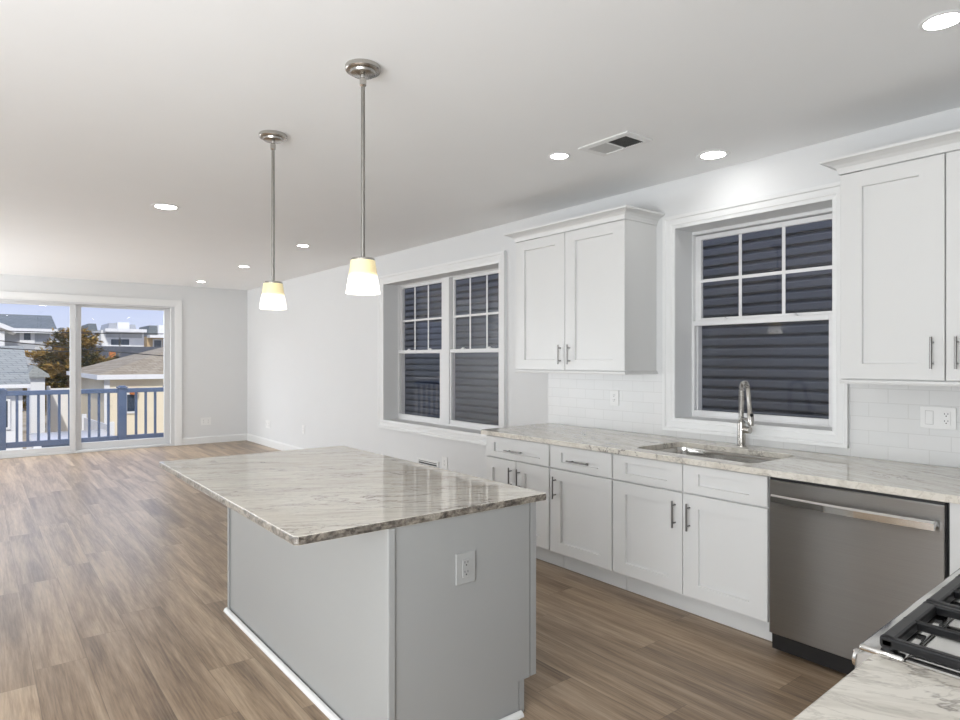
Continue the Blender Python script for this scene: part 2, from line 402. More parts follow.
# ---------------------------------------------------------------- windows
def casing_rect(mb, y0, y1, z0, z1, wd, x):
    """moulded picture-frame casing round an opening, on the plane x, facing -x"""
    prof = [(0, 0), (0, .012), (.25, .016), (.3, .020), (.72, .022), (.78, .030), (1, .032), (1, 0)]   # (fraction of width, projection)
    b = bmesh.new(); rings = []
    for fr, dp in prof:
        a = fr*wd; rings.append([b.verts.new((x-dp, yy, zz)) for yy, zz in ((y0-a, z0-a), (y1+a, z0-a), (y1+a, z1+a), (y0-a, z1+a))])
    rings.append(rings[0])
    for A, B in zip(rings, rings[1:]):
        for k in range(4): b.faces.new((A[k], A[(k+1) % 4], B[(k+1) % 4], B[k]))
    bmesh.ops.recalc_face_normals(b, faces=b.faces); mb._add(b); return mb
def frame_rect(mb, y0, y1, z0, z1, l, r, bt, tp, x0, x1, bev=.002):
    """rectangular ring: l = width at y0 side, r at y1 side"""
    mb.box(x0, x1, y0, y0+l, z0, z1, bev); mb.box(x0, x1, y1-r, y1, z0, z1, bev)
    mb.box(x0, x1, y0+l, y1-r, z0, z0+bt, bev); mb.box(x0, x1, y0+l, y1-r, z1-tp, z1, bev); return mb
def lock(mb, y, x, z):
    mb.box(x-.012, x+.012, y-.028, y+.028, z, z+.008, .002); mb.box(x-.010, x+.010, y-.014, y+.014, z+.008, z+.018, .003)
    return mb
def sash_unit(root, ya, yb, z0, z1, gl, gu):
    """ya,yb frame outer; gl/gu = lower / upper glass rects (y0,y1,z0,z1)"""
    a, b, c, d = gl; s = O('lower_sash', frame_rect(MB(), a-.045, b+.018, c-.05, d+.035, .045, .018, .05, .035, 4.062, 4.092), VINYL, root)
    O('glass', MB().box(4.072, 4.088, a, b, c, d), GLASS, s)
    for q in (.24, .76): O('sash_lock', lock(MB(), a+(b-a)*q, 4.076, d+.035), VINYL, s)
    a, b, c, d = gu; s = O('upper_sash', frame_rect(MB(), a-.03, b+.03, c-.035, d+.033, .03, .03, .035, .033, 4.096, 4.122), VINYL, root)
    O('glass', MB().box(4.102, 4.116, a, b, c, d), GLASS, s)
    g = MB(); w_ = .011
    for q in (1/3, 2/3): y = a+(b-a)*q; g.box(4.098, 4.101, y-w_, y+w_, c, d)
    zm = c+(d-c)*.475; g.box(4.0981, 4.1011, a, b, zm-w_, zm+w_); O('muntin_grid', g, VINYL, s)
r1 = group_root('window_1', (XW, 5.743, .735))
mb = casing_rect(MB(), W1[0], W1[1], W1[2], W1[3], .10, XW); O('casing', mb, TRIM, r1)
O('frame', frame_rect(MB(), W1[0]-.0, W1[1]+.0, W1[2]-.0, W1[3]+.0, .14, .008, .022, .008, 4.06, 4.14).box(4.055, 4.14, 5.745, 5.885, .757, 2.353, .002)
  .box(4.094, 4.14, 6.80, 6.83, .757, 2.353).box(4.094, 4.14, 4.79, 4.82, .757, 2.353), VINYL, r1)
sash_unit(r1, 4.78, 5.76, .757, 2.33, (4.86, 5.715, .80, 1.535), (4.85, 5.70, 1.565, 2.322))
sash_unit(r1, 5.87, 6.83, .757, 2.33, (5.93, 6.808, .80, 1.535), (5.93, 6.788, 1.565, 2.322))
r2 = group_root('window_2', (XW, 2.193, 1.047))
O('casing', casing_rect(MB(), W2[0], W2[1], W2[2], W2[3], .088, XW), TRIM, r2)
O('frame', frame_rect(MB(), W2[0], W2[1], W2[2], W2[3], .04, .008, .012, .022, 4.06, 4.14).box(4.094, 4.14, 2.690, 2.712, 1.059, 2.342).box(4.094, 4.14, 1.705, 1.745, 1.059, 2.342), VINYL, r2)
sash_unit(r2, 1.69, 2.71, 1.059, 2.36, (1.775, 2.702, 1.094, 1.697), (1.77, 2.668, 1.752, 2.312))

# ---------------------------------------------------------------- sliding door
d1 = group_root('door_1', (1.19, L, 0))
mb = MB(); t_ = .018
pr = [(0, 0), (0, .014), (.03, .02), (.085, .024), (.108, .026), (.108, 0)]
def casing_u(mb, x0, x1, z1, pr, y):
    b = bmesh.new(); R = []
    for a, dp in pr: R.append([b.verts.new((xx, y-dp, zz)) for xx, zz in ((x0-a, 0), (x0-a, z1+a), (x1+a, z1+a), (x1+a, 0))])
    R.append(R[0])
    for A, B in zip(R, R[1:]):
        for k in range(3): b.faces.new((A[k], A[k+1], B[k+1], B[k]))
    bmesh.ops.recalc_face_normals(b, faces=b.faces); mb._add(b); return mb
O('casing', casing_u(MB(), SX0, SX1, SZ1-.0, pr, L), TRIM, d1)
O('frame', MB().box(SX0, SX0+.06, L+.0, L+.15, 0, SZ1, .003).box(SX1-.06, SX1, L, L+.15, 0, SZ1, .003).box(SX0+.06, SX1-.06, L, L+.15, SZ1-.03, SZ1, .003)
  .box(SX0+.06, SX1-.06, L, L+.15, 0, .035, .003).box(SX0+.06, SX1-.06, L+.066, L+.074, .035, .05), ALU, d1)
def panel(x0, x1, y0, y1, gx0, gx1, gz0, gz1, handle):
    s = O('door_panel', MB().box(x0, gx0, y0, y1, .036, 2.325, .003).box(gx1, x1, y0, y1, .036, 2.325, .003).box(gx0, gx1, y0, y1, .036, gz0, .003).box(gx0, gx1, y0, y1, gz1, 2.325, .003), ALU, d1)
    O('glass', MB().box(gx0, gx1, (y0+y1)/2-.008, (y0+y1)/2+.008, gz0, gz1), GLASS, s)
    if handle: O('handle', MB().box(x1-.045, x1-.02, y0-.03, y0-.018, .95, 1.15, .004).box(x1-.04, x1-.025, y0-.02, y0, .96, .985).box(x1-.04, x1-.025, y0-.02, y0, 1.115, 1.14), ALU, s)
panel(-.2, 1.222, L+.02, L+.06, -.10, 1.142, .115, 2.288, False)
panel(1.205, 2.587, L+.078, L+.118, 1.30, 2.50, .145, 2.288, False)

# ================================================================ EXTERIOR
GZ = -1.8
solo('sandy_ground', MB().box(-160, 160, -30, 260, GZ-.3, GZ), GROUND, 'pale sandy ground of the yards below the balcony', 'ground')
# balcony deck and blue railing
dk = MB()
x = -2.2
for i in range(12): dk.box(-2.2, 3.05, L+.205+i*.128, L+.205+i*.128+.122, -.14, -.105, .002)
dk.box(-2.2, 3.05, L+.21, L+1.75, -.30, -.141)
for xx in (-2.0, 2.85): dk.box(xx-.07, xx+.07, 13.35, 13.49, GZ, -.30)
solo('balcony_deck', dk, DECKM, 'narrow wooden balcony floor outside the sliding glass door', 'deck')
rl = thing('balcony_railing', 'blue painted wooden railing with square balusters round the balcony', 'railing', (1.0, 13.57, -.105))
posts = [2.134, .322, -1.49, 2.93]
for px in posts:
    q = O('post', MB().box(px-.07, px+.07, 13.50, 13.63, -.104, .93, .004), RAILB, rl)
    O('post_cap', MB().box(px-.085, px+.085, 13.485, 13.645, .931, .955, .004).box(px-.055, px+.055, 13.515, 13.615, .955, .975, .006), RAILB, q)
sp_ = sorted(posts)
for a, b in zip(sp_, sp_[1:]):
    O('top_rail', MB().box(a+.071, b-.071, 13.52, 13.61, .845, .925, .004), RAILB, rl); O('bottom_rail', MB().box(a+.071, b-.071, 13.535, 13.595, -.045, .05, .004), RAILB, rl)
    n_ = int(round((b-a-.14)/.152))
    for k in range(1, n_):
        xx = a+.07+(b-a-.14)*k/n_; O('baluster', MB().box(xx-.02, xx+.02, 13.545, 13.585, .051, .844), RAILB, rl)
# dark-sided house next door
nb = thing('neighbouring_house', 'house next door with dark blue grey lapped siding, seen through the kitchen windows', 'house', (7.8, 5.5, GZ))
NX, ex = 5.8, .1
prof = [(NX+.2, GZ)]; z = GZ
while z < 6.4: prof += [(NX-.004, z), (NX, z+.055), (NX+.028, z+.086), (NX+.030, z+.0995)]; z += ex
prof.append((NX+.2, z))
O('siding_wall', MB().prism(prof, 'y', -2, 12.5), SIDING, nb)
O('house_body', MB().box(NX+.201, 10.4, -2, 12.5, GZ, 6.3), SIDING, nb)
O('roof', MB().prism([(NX-.3, 6.41), (8.2, 8.2), (10.8, 6.31)], 'y', -2.3, 12.8), ROOF_DARK, nb)
O('corner_board', MB().box(NX-.03, NX-.019, 12.35, 12.5, GZ, 6.3), HW, nb)
# pale shingled bungalow at the left
def gable_x(x0, x1, y0, y1, ze, zr, oh=.3, t=.12):
    ym = (y0+y1)/2; k = (zr-ze)/(ym-y0); return [(y0-oh, ze-k*oh), (ym, zr), (y1+oh, ze-k*oh), (y1+oh, ze-k*oh-t), (ym, zr-t), (y0-oh, ze-k*oh-t)]
hA = thing('bungalow', 'white bungalow with pale grey shingle roof at the left of the view', 'house', (-3, 23, GZ))
O('wall', MB().prism([(20.3, GZ), (20.3, .86), (23, 1.72), (25.7, .86), (25.7, GZ)], 'x', -7, .93), HW, hA)
O('roof', MB().prism([(20, .86), (23, 1.86), (26, .86), (26, .74), (23, 1.74), (20, .74)], 'x', -7.2, 1.08), ROOF_GREY, hA)
O('gutter', MB().box(-7.2, 1.08, 19.92, 19.998, .74, .84, .01), HW, hA)
for x0, x1 in ((.28, .62), (-.9, -.4)):
    f = O('window', frame_rect_y(MB(), x0, x1, -.25, .42) if False else MB().box(x0-.06, x1+.06, 20.24, 20.299, -.31, .48, .005), HW, hA); O('pane', MB().box(x0, x1, 20.235, 20.239, -.25, .42), PANE, f)
# two storey grey house behind it
hB = thing('two_storey_house', 'grey sided two storey house with slate roof above the bungalow', 'house', (0, 53, GZ))
e0 = at(57, 328.5, 50); zr = at(57, 315.5, 54).z
O('wall', MB().box(-9, e0.x-.3, 50.5, 57, GZ, e0.z+.02), HG, hB)
O('roof', MB().prism([(50, e0.z), (54, zr), (58, e0.z), (58, e0.z-.2), (50, e0.z-.2)], 'x', -9.4, e0.x), ROOF_SLATE, hB)
O('fascia', MB().box(-9.4, e0.x, 49.9, 49.998, e0.z-.3, e0.z-.02), HW, hB)
for u0, u1 in ((22, 32.5), (52, 56)):
    a, b = at(u0, 341, 50.4), at(u1, 330.5, 50.4)
    f = O('window', MB().box(a.x-.12, b.x+.12, 50.42, 50.499, a.z-.12, b.z+.1), HW, hB); O('pane', MB().box(a.x+.1, b.x-.1, 50.40, 50.419, a.z+.1, b.z-.1), PANE, f)
a, b = at(-14, 322, 46), at(16, 328.5, 46); cz = at(0, 321, 46)
O('porch_gable', MB().prism([(a.x-2, b.z), (cz.x-1.2, cz.z+.5), (b.x, b.z), (b.x, b.z-.25), (cz.x-1.2, cz.z+.2), (a.x-2, b.z-.25)], 'y', 46, 49.8), HW, hB)
a = at(2, 345, 46.5); O('porch_post', MB().box(a.x-.12, a.x+.12, 46.4, 46.64, GZ, b.z-.1), HW, hB)
# cream bungalow with hipped roof at the right
hC = thing('cream_bungalow', 'cream bungalow with tan hipped shingle roof seen beyond the railing', 'house', (7.5, 28.5, GZ))
x0, x1, y0, y1, ze, zr = 3.09, 13.5, 24, 33, .97, 2.45
O('wall', MB().box(x0+.25, x1-.25, y0+.25, y1-.25, GZ, ze-.02), HC, hC)
V = [(x0, y0, ze), (x1, y0, ze), (x1, y1, ze), (x0, y1, ze), (x0+4.5, 28.5, zr), (x1-4.5, 28.5, zr)]
O('roof', MB().poly(V, [(0, 1, 5, 4), (1, 2, 5), (2, 3, 4, 5), (3, 0, 4), (0, 3, 2, 1)]), ROOF_TAN, hC)
O('fascia', MB().box(x0-.03, x1, y0-.03, y0-.001, ze-.16, ze, .004).box(x0-.03, x0-.001, y0, y1, ze-.16, ze, .004), HW, hC)
for u0, u1 in ((127, 135),):
    a, b = at(u0, 411, 24.2), at(u1, 394, 24.2)
    f = O('window', MB().box(a.x-.07, b.x+.07, 24.19, 24.249, a.z-.07, b.z+.07), HW, hC); O('pane', MB().box(a.x, b.x, 24.18, 24.189, a.z, b.z), PANE, f)
a, b = at(120, 440, 24.2), at(125.5, 391, 24.2); f = O('door', MB().box(a.x, b.x, 24.2, 24.249, GZ+.1, b.z), HW, hC)
a = at(100, 376, 24.2); O('corner_board', MB().box(x0+.20, x0+.36, 24.19, 24.249, GZ, ze-.17), HW, hC)
a = at(138, 391, 23.4); O('porch_lamp', MB().lathe((a.x, 24.12, a.z-.15), [(0, 0), (.12, .03), (.14, .15), (.05, .22), (0, .22)], 16), BRICK, hC)
# dark roofed garage between the tree and the cream bungalow
g_ = thing('garage', 'low garage with dark shingle roof behind the cream bungalow', 'garage', (6, 42, GZ))
O('wall', MB().box(3.6, 10.5, 39.5, 45.5, GZ, .95), HG, g_)
O('roof', MB().prism([(39, .9), (42.5, 2.25), (46, .9)], 'x', 3.3, 10.8), ROOF_DARK, g_)
O('chimney', MB().box(*(lambda c: (c.x-.14, c.x+.14))(at(112.5, 355, 40)), 39.9, 40.25, 1.0, at(112, 351, 40).z), BRICK, g_)
# far white beach house with balconies and mansard roofs
def far_house(name, label, u0, u1, Y, vtop, body, blocks, mat, roofm):
    a, b = at(u0, vtop, Y), at(u1, vtop, Y)
    r = thing(name, label, 'house', ((a.x+b.x)/2, Y+4, GZ))
    O('wall', MB().box(a.x, b.x, Y, Y+8, GZ, at(u0, body, Y).z), mat, r)
    for (ua, ub, vt, vb, m) in blocks:
        p, q = at(ua, vb, Y-.02), at(ub, vt, Y-.02); k = (q.x-p.x)*.16
        if m == 'mansard': O('mansard_roof', MB().prism([(p.x, p.z), (q.x, p.z), (q.x-k, q.z), (p.x+k, q.z)], 'y', Y+.6, Y+5), roofm, r)
        elif m == 'dormer': O('dormer', MB().box(p.x, q.x, Y+.2, Y+4, p.z, q.z), HW, r)
        elif m == 'balcony': O('balcony', MB().box(p.x, q.x, Y-1.2, Y-.001, p.z, q.z), HW, r)
        elif m == 'window':
            f = O('window', MB().box(p.x-.1, q.x+.1, Y-.05, Y-.001, p.z-.1, q.z+.1), HW, r); O('pane', MB().box(p.x, q.x, Y-.08, Y-.051, p.z, q.z), PANE, f)
        elif m == 'recess': O('porch_recess', MB().box(p.x, q.x, Y-.03, Y-.001, p.z, q.z), HG, r)
    return r
far_house('beach_house', 'white beach house with broad balconies on the skyline', 101, 144, 60, 330, 329.5,
  [(109, 119, 322.5, 329.4, 'mansard'), (118, 130, 322, 329.4, 'dormer'), (130, 138, 324, 329.4, 'mansard'), (103, 144, 329.5, 331.5, 'balcony'),
   (106, 142, 331.6, 337, 'recess'), (111, 119, 339, 344.5, 'window'), (120.5, 129, 339, 344.5, 'window'), (104, 131, 346, 348.5, 'balcony')], HW, HG)
far_house('tan_beach_house', 'tan beach house with blue grey mansard roof at the right skyline', 147, 176, 62, 335, 336,
  [(149, 160, 325, 335.5, 'mansard'), (159, 176, 325, 335.5, 'dormer'), (147, 176, 335.6, 337.5, 'balcony'), (154, 161, 340, 348, 'window'), (164, 170, 340, 348, 'window')], HT, ROOF_SLATE)
far_house('blue_beach_house', 'pale blue beach house left of the white one on the skyline', 88, 100.5, 58, 331, 330.5,
  [(88, 99, 323, 330.4, 'mansard'), (92, 97, 336, 343, 'window')], HG, ROOF_SLATE)
far_house('small_white_house', 'small white house between the slate roof and the door frame', 58.5, 70, 66, 330, 331,
  [(60, 66, 327, 330.9, 'mansard'), (62, 66, 335, 341, 'window')], HW, ROOF_SLATE)
# yard buildings and fences
a, b = at(30.5, 377, 29), at(45, 377, 29)
sh = thing('garden_shed', 'small pale shed beside the bungalow wall', 'shed', ((a.x+b.x)/2, 30, GZ))
O('wall', MB().box(a.x, b.x, 29, 31, GZ, a.z), HW, sh)
O('roof', MB().prism([(a.x-.15, a.z), (b.x+.15, a.z), (b.x+.1, a.z+.12), (a.x+.1, a.z+.45)], 'y', 28.8, 31.2), ROOF_GREY, sh)
def fence(name, label, p, q, h, group=None):
    r = thing(name, label, 'fence', ((p[0]+q[0])/2, (p[1]+q[1])/2, GZ), group)
    P, Q = Vector(p), Vector(q); n = max(1, int((Q-P).length/2.2)); d = (Q-P)/n
    for i in range(n+1): c = P+d*i; O('fence_post', MB().box(c.x-.06, c.x+.06, c.y-.06, c.y+.06, GZ, GZ+h+.1), FENCE, r)
    for i in range(n):
        a, b = P+d*i, P+d*(i+1); nn = Vector((-d.y, d.x)).normalized()*.02; t = d.normalized()*.07
        V = []
        for z in (GZ+.05, GZ+h): V += [(*(a+t+nn), z), (*(b-t+nn), z), (*(b-t-nn), z), (*(a+t-nn), z)]
        O('fence_panel', MB().poly(V, [(0, 1, 2, 3), (7, 6, 5, 4), (0, 1, 5, 4), (1, 2, 6, 5), (2, 3, 7, 6), (3, 0, 4, 7)]), FENCE, r)
    return r
a, b = at(48.5, 388, 31.6), at(75, 388, 31.6)
FY = 31.6
fence('vinyl_fence', 'tall white vinyl fence across the yard in front of the tree', (a.x, FY), (b.x, FY), a.z-GZ)
a, b = at(84, 409, 23), at(119, 436, 16.2)
fence('slanting_fence', 'white slatted fence running towards the cream bungalow', (a.x, 23), (b.x+.35, 19.6), 1.5)
# cables
def cable(pts, label):
    P = []
    for (u0, v0, Y0), (u1, v1, Y1) in zip(pts, pts[1:]):
        A, B = at(u0, v0, Y0), at(u1, v1, Y1)
        for i in range(12):
            t = i/12; c = A.lerp(B, t); c.z -= .35*4*t*(1-t)*((B-A).length/60); P.append(c)
    P.append(B); solo('overhead_cable', MB().tube(P, .013, 6), CABLE, label, 'cable')
cable([(-40, 336, 18.9), (185, 357, 19)], 'lower black overhead cable sagging in front of the houses')
cable([(-40, 345, 19.3), (70, 351, 19.4)], 'short black overhead cable crossing the pale roof')
cable([(-40, 329, 19.6), (190, 333.5, 19.7)], 'highest thin overhead cable against the skyline')
# juniper tree
TY = 35.3; bx = at(67, 400, TY).x
tr = thing('juniper_tree', 'spreading juniper with golden brown foliage in the yard', 'tree', (bx, TY, GZ))
O('trunk', MB().tube([(bx, TY, GZ), (bx+.1, TY, -.5), (bx+.05, TY, .6), (bx+.3, TY, 2.2), (bx+.45, TY, 2.95)], [.24, .2, .14, .06, .02], 10), BARK, tr, True)
lf = bmesh.new(); lb = MB()
for i in range(120):
    z0 = random.uniform(-1.1, 2.75); top = (z0+1.1)/3.85
    ang = random.uniform(0, 2*PI); Lb = (1.0-top)**.65*2.9*random.uniform(.55, 1.05)+.22; rise = random.uniform(.02, .42)*Lb
    A = Vector((bx+.1+.10*max(z0, 0), TY, z0)); B = A+Vector((math.cos(ang)*Lb, math.sin(ang)*Lb*.6, rise))
    if i % 3 == 0: lb.tube([A, A.lerp(B, .5)+Vector((0, 0, .06)), B], [.035, .022, .008], 5)
    for k in range(int(150*Lb)):
        t = random.random()**.6; c = A.lerp(B, t)+Vector([random.gauss(0, .13*(1.15-t*.6)) for _ in range(3)])
        d = ((B-A).normalized()+Vector([random.gauss(0, .5) for _ in range(3)])).normalized(); q_ = random.uniform(.07, .15)
        u = d.cross(Vector((random.random()-.5, random.random()-.5, 1))).normalized()*q_*.4
        lf.faces.new([lf.verts.new(q) for q in (c-u, c+d*q_*.5-u*.6, c+d*q_*1.3, c+d*q_*.5+u*.9, c+u)])
mb = MB(); mb.bm.free(); mb.bm = lf; O('foliage', mb, LEAF, tr)
O('branches', lb, BARK, tr)
# parked car
cr_ = thing('parked_car', 'white car parked below the balcony railing', 'car', (1.75, 17.6, GZ))
def car_prof(w, a): return a
body = [(15.4, .35), (15.4, .75), (16.2, .92), (16.9, 1.45), (18.6, 1.52), (19.3, 1.0), (19.7, .92), (19.7, .35)]
O('body', MB().prism([(y, GZ+z) for y, z in body], 'x', .95, 2.55, .06, 2), CARW, cr_, True)
O('rear_window', MB().prism([(19.02, GZ+1.20), (18.74, GZ+1.43), (18.745, GZ+1.44), (19.03, GZ+1.21)], 'x', 1.12, 2.38), PANE, cr_)
for xx in (.94, 2.551): O('side_window', MB().prism([(16.75, GZ+1.0), (17.05, GZ+1.4), (18.5, GZ+1.44), (18.95, GZ+1.02)], 'x', xx, xx+.009), PANE, cr_)
O('windscreen', MB().prism([(16.27, GZ+.98), (16.82, GZ+1.43), (16.80, GZ+1.45), (16.24, GZ+.99)], 'x', 1.10, 2.40), PANE, cr_)
for xx in (.90, 2.40):
    for yy in (16.2, 19.0): O('wheel', MB().cyl((xx, yy, GZ+.34), (xx+.2, yy, GZ+.34), .34, n=28), TYRE, cr_, True)

# ================================================================ KITCHEN: wall run
XF, XC, XT, ZT, ZU = 3.095, 3.065, 3.235, .914, .882
def bar_pull(p, vertical, ln, ax='x', sgn=-1, name='handle', parent=None, r=.0055, so=.032):
    """bar pull; p centre on the door face"""
    mb = MB(); p = Vector(p); n = Vector((sgn, 0, 0)) if ax == 'x' else Vector((0, sgn, 0))
    d = Vector((0, 0, 1)) if vertical else (Vector((0, 1, 0)) if ax == 'x' else Vector((1, 0, 0)))
    c = p+n*so; mb.cyl(c-d*ln/2, c+d*ln/2, r, n=12)
    for s in (-1, 1): mb.cyl(p+d*s*ln*.33-n*.0, c+d*s*ln*.33, r*.8, n=10)
    return O(name, mb, PULL, parent, True)
def base_cab(label, y0, y1, doors, drawers, open_top=False):
    """doors/drawers: lists of (y0,y1,sw,pull_y or None)"""
    r = thing('base_cabinet', label, 'cabinet', ((XF+XW)/2, (y0+y1)/2, 0))
    if open_top: O('body', MB().box(XF+.021, XW-.002, y0+.001, y1-.001, .135, .60).box(XF+.021, XF+.036, y0+.001, y1-.001, .60, ZU-.002).box(XF+.036, XW-.002, y0+.001, y0+.019, .60, ZU-.002).box(XF+.036, XW-.002, y1-.019, y1-.001, .60, ZU-.002).box(XW-.018, XW-.002, y0+.019, y1-.019, .60, ZU-.002), CAB, r)
    else: O('body', MB().box(XF+.021, XW-.002, y0+.001, y1-.001, .135, ZU-.002), CAB, r)
    O('toe_kick', MB().box(XT, XT+.02, y0+.001, y1-.001, 0, .134, .001), CAB, r)
    for a, b, sw, py in doors:
        d = O('door', MB().shaker(a, b, .148, .712, XF, sw=sw, rw=.074), CAB, r)
        if py is not None: bar_pull((XF, py, .59), True, .15, parent=d)
    for a, b, sw, py in drawers:
        d = O('drawer_front', MB().shaker(a, b, .720, .874, XF, sw=sw, rw=.044), CAB, r)
        if py is not None: bar_pull((XF, py, .785), False, .19, parent=d)
    return r
g = .005
base_cab('white two-door base cabinet at the far end of the sink run', 3.190, 3.886, [(3.190+g, 3.538-g/2, .09, 3.497), (3.538+g/2, 3.886-.002, .075, 3.586)], [(3.190+g, 3.884, .09, 3.542)])
base_cab('white base cabinet with one door and drawer, left of the sink cabinet', 2.638, 3.189, [(2.638+g, 3.189-g, .098, 3.129)], [(2.638+g, 3.189-g, .105, 2.905)])
base_cab('white double-door sink cabinet beside the dishwasher', 1.642, 2.637, [(1.642+.003, 2.134-g/2, .096, 2.087), (2.134+g/2, 2.637-g, .098, 2.180)],
         [(1.642+.003, 2.134-g/2, .096, None), (2.134+g/2, 2.637-g, .098, None)], True)
cc = thing('corner_base_cabinet', 'white corner base cabinet right of the dishwasher', 'cabinet', (3.4, .2, 0))
O('body', MB().box(XF+.021, XW-.002, YB+.002, .884, .135, ZU-.002).box(2.14, XF+.020, YB+.002, .455, .135, ZU-.002), CAB, cc)
O('toe_kick', MB().box(XT, XT+.02, .35, .884, 0, .134).box(2.14, XT, .33, .35, 0, .134), CAB, cc)
O('door', MB().shaker(.505, .822, .148, .872, XF, sw=.085, rw=.075), CAB, cc)
O('filler', MB().box(XF+.002, XF+.020, .828, .884, .135, ZU-.003), CAB, cc)
# worktop of the wall run: sink cut-out, corner return behind the range
def rrect(x0, x1, y0, y1, r, n=6):
    P = []
    for cx, cy, a0 in ((x1-r, y0+r, -PI/2), (x1-r, y1-r, 0), (x0+r, y1-r, PI/2), (x0+r, y0+r, PI)):
        for i in range(n+1): a = a0+PI/2*i/n; P.append((cx+r*math.cos(a), cy+r*math.sin(a)))
    return P
SK = (3.185, 3.665, 1.765, 2.545)
def slab(outer, hole, z0, z1, mat, parent=None, name='worktop', bev=.004):
    b = bmesh.new(); vo = [b.verts.new((x, y, z1)) for x, y in outer]; E = [b.edges.new((vo[i], vo[(i+1) % len(vo)])) for i in range(len(vo))]
    if hole:
        vh = [b.verts.new((x, y, z1)) for x, y in hole]; E += [b.edges.new((vh[i], vh[(i+1) % len(vh)])) for i in range(len(vh))]
    bmesh.ops.triangle_fill(b, use_beauty=True, use_dissolve=True, edges=E)
    if hole:
        hx = [p[0] for p in hole]; hy = [p[1] for p in hole]
        for f in list(b.faces):
            c = f.calc_center_median()
            if all(v in vh for v in f.verts): b.faces.remove(f)
    for f in b.faces:
        if f.normal.z < 0: f.normal_flip()
    top = list(b.faces); r = bmesh.ops.extrude_face_region(b, geom=top)
    nv = [v for v in r['geom'] if isinstance(v, bmesh.types.BMVert)]
    bmesh.ops.translate(b, vec=(0, 0, z0-z1), verts=nv)
    bmesh.ops.recalc_face_normals(b, faces=b.faces)
    if bev:
        ed = [e for e in b.edges if all(abs(v.co.z-z1) < 1e-5 for v in e.verts) and len(e.link_faces) == 2 and abs(e.link_faces[0].normal.z-e.link_faces[1].normal.z) > .5]
        bmesh.ops.bevel(b, geom=ed, offset=bev, segments=2, affect='EDGES', profile=.5)
    mb = MB(); mb.bm.free(); mb.bm = b; return mb
outer = [(XC, .475), (XC, 3.915), (XC+.02, 3.935), (XW-.001, 4.0), (XW-.001, YB+.001), (2.135, YB+.001), (2.135, .475)]
solo('worktop', slab(outer, rrect(*SK, .07), ZU, ZT, MARBLE_W), MARBLE_W, 'long pale veined stone worktop under the kitchen window with the sink let in', 'worktop')
# sink
sk = thing('sink', 'undermounted stainless steel sink below the kitchen window', 'sink', (3.43, 2.155, .66))
b = bmesh.new(); rings = []
for (off, rr, z) in ((-.012, .08, ZU-.002), (0.0, .07, ZU-.002), (.004, .066, ZU-.03), (.008, .062, .70), (.03, .05, .672), (.10, .04, .668)):
    rings.append([b.verts.new((x, y, z)) for x, y in rrect(SK[0]+off, SK[1]-off, SK[2]+off, SK[3]-off, rr)])
for A, B in zip(rings, rings[1:]):
    for i in range(len(A)): b.faces.new((A[i], A[(i+1) % len(A)], B[(i+1) % len(A)], B[i]))
b.faces.new(rings[-1]); bmesh.ops.recalc_face_normals(b, faces=b.faces)
mb = MB(); mb.bm.free(); mb.bm = b; bo = O('basin', mb, CHROME, sk, True)
O('drain', MB().lathe((3.43, 2.155, .668), [(.0, .002), (.035, .002), (.055, .005), (.058, .001)], 28), CHROME, sk, True)
# faucet
fx, fy = 3.772, 2.172; dv = Vector((-.60, -.80, 0)).normalized()
fa = thing('kitchen_faucet', 'spring neck steel faucet standing behind the sink', 'faucet', (fx, fy, ZT))
O('body', MB().lathe((fx, fy, ZT), [(0, 0), (.030, 0), (.030, .006), (.024, .012), (.024, .15), (.019, .156), (.014, .162), (0, .162)], 28), NICKEL, fa, True)
Hn = .348; R = .048; arc = [Vector((fx, fy, ZT+.15)), Vector((fx, fy, ZT+.22)), Vector((fx, fy, ZT+Hn))]
cz = ZT+Hn
for i in range(1, 13): a = PI*i/12*.93; arc.append(Vector((fx, fy, cz))+dv*(R-R*math.cos(a))+Vector((0, 0, R*math.sin(a))))
O('neck', MB().tube(arc, .0085, 12), NICKEL, fa, True)
# spring coil round the neck
path = [Vector((fx, fy, ZT+.165+i*.004)) for i in range(46)]+arc[3:]
dens = []
for A, B in zip(path, path[1:]):
    k = max(1, int((B-A).length/.0016))
    for j in range(k): dens.append(A.lerp(B, j/k))
coil = []; s = 0
for i in range(len(dens)-1):
    t = (dens[i+1]-dens[i]).normalized(); s += (dens[i+1]-dens[i]).length
    sd = t.cross(Vector((-dv.y, dv.x, 0))).normalized(); sd2 = t.cross(sd); ph = s/.010*2*PI
    coil.append(dens[i]+(sd*math.cos(ph)+sd2*math.sin(ph))*.0150)
O('spring', MB().tube(coil, .0032, 6), CHROME, fa, True)
e1 = arc[-1]; wb = Vector((fx, fy, ZT+.140))+dv*.138
O('spray_head', MB().tube([e1+Vector((0, 0, .012)), e1, e1.lerp(wb, .3), e1.lerp(wb, .62), e1.lerp(wb, .66), e1.lerp(wb, .93), wb], [.010, .014, .013, .014, .018, .020, .015], 20), NICKEL, fa, True)
O('dock_arm', MB().cyl((fx, fy, ZT+.175), Vector((fx, fy, ZT+.175))+dv*.14, .008), NICKEL, fa, True)
hd = Vector((-.1, -.99, 0)).normalized(); O('lever', MB().cyl(Vector((fx, fy, ZT+.105)), Vector((fx, fy, ZT+.105))+hd*.062, .021, n=24).cyl(Vector((fx, fy, ZT+.105))+hd*.052, Vector((fx, fy, ZT+.175))+hd*.072, .007), NICKEL, fa, True)
O('spray_button', MB().cyl(e1.lerp(wb, .70)+dv*.014, e1.lerp(wb, .70)+dv*.026, .010), BLACK, fa, True)

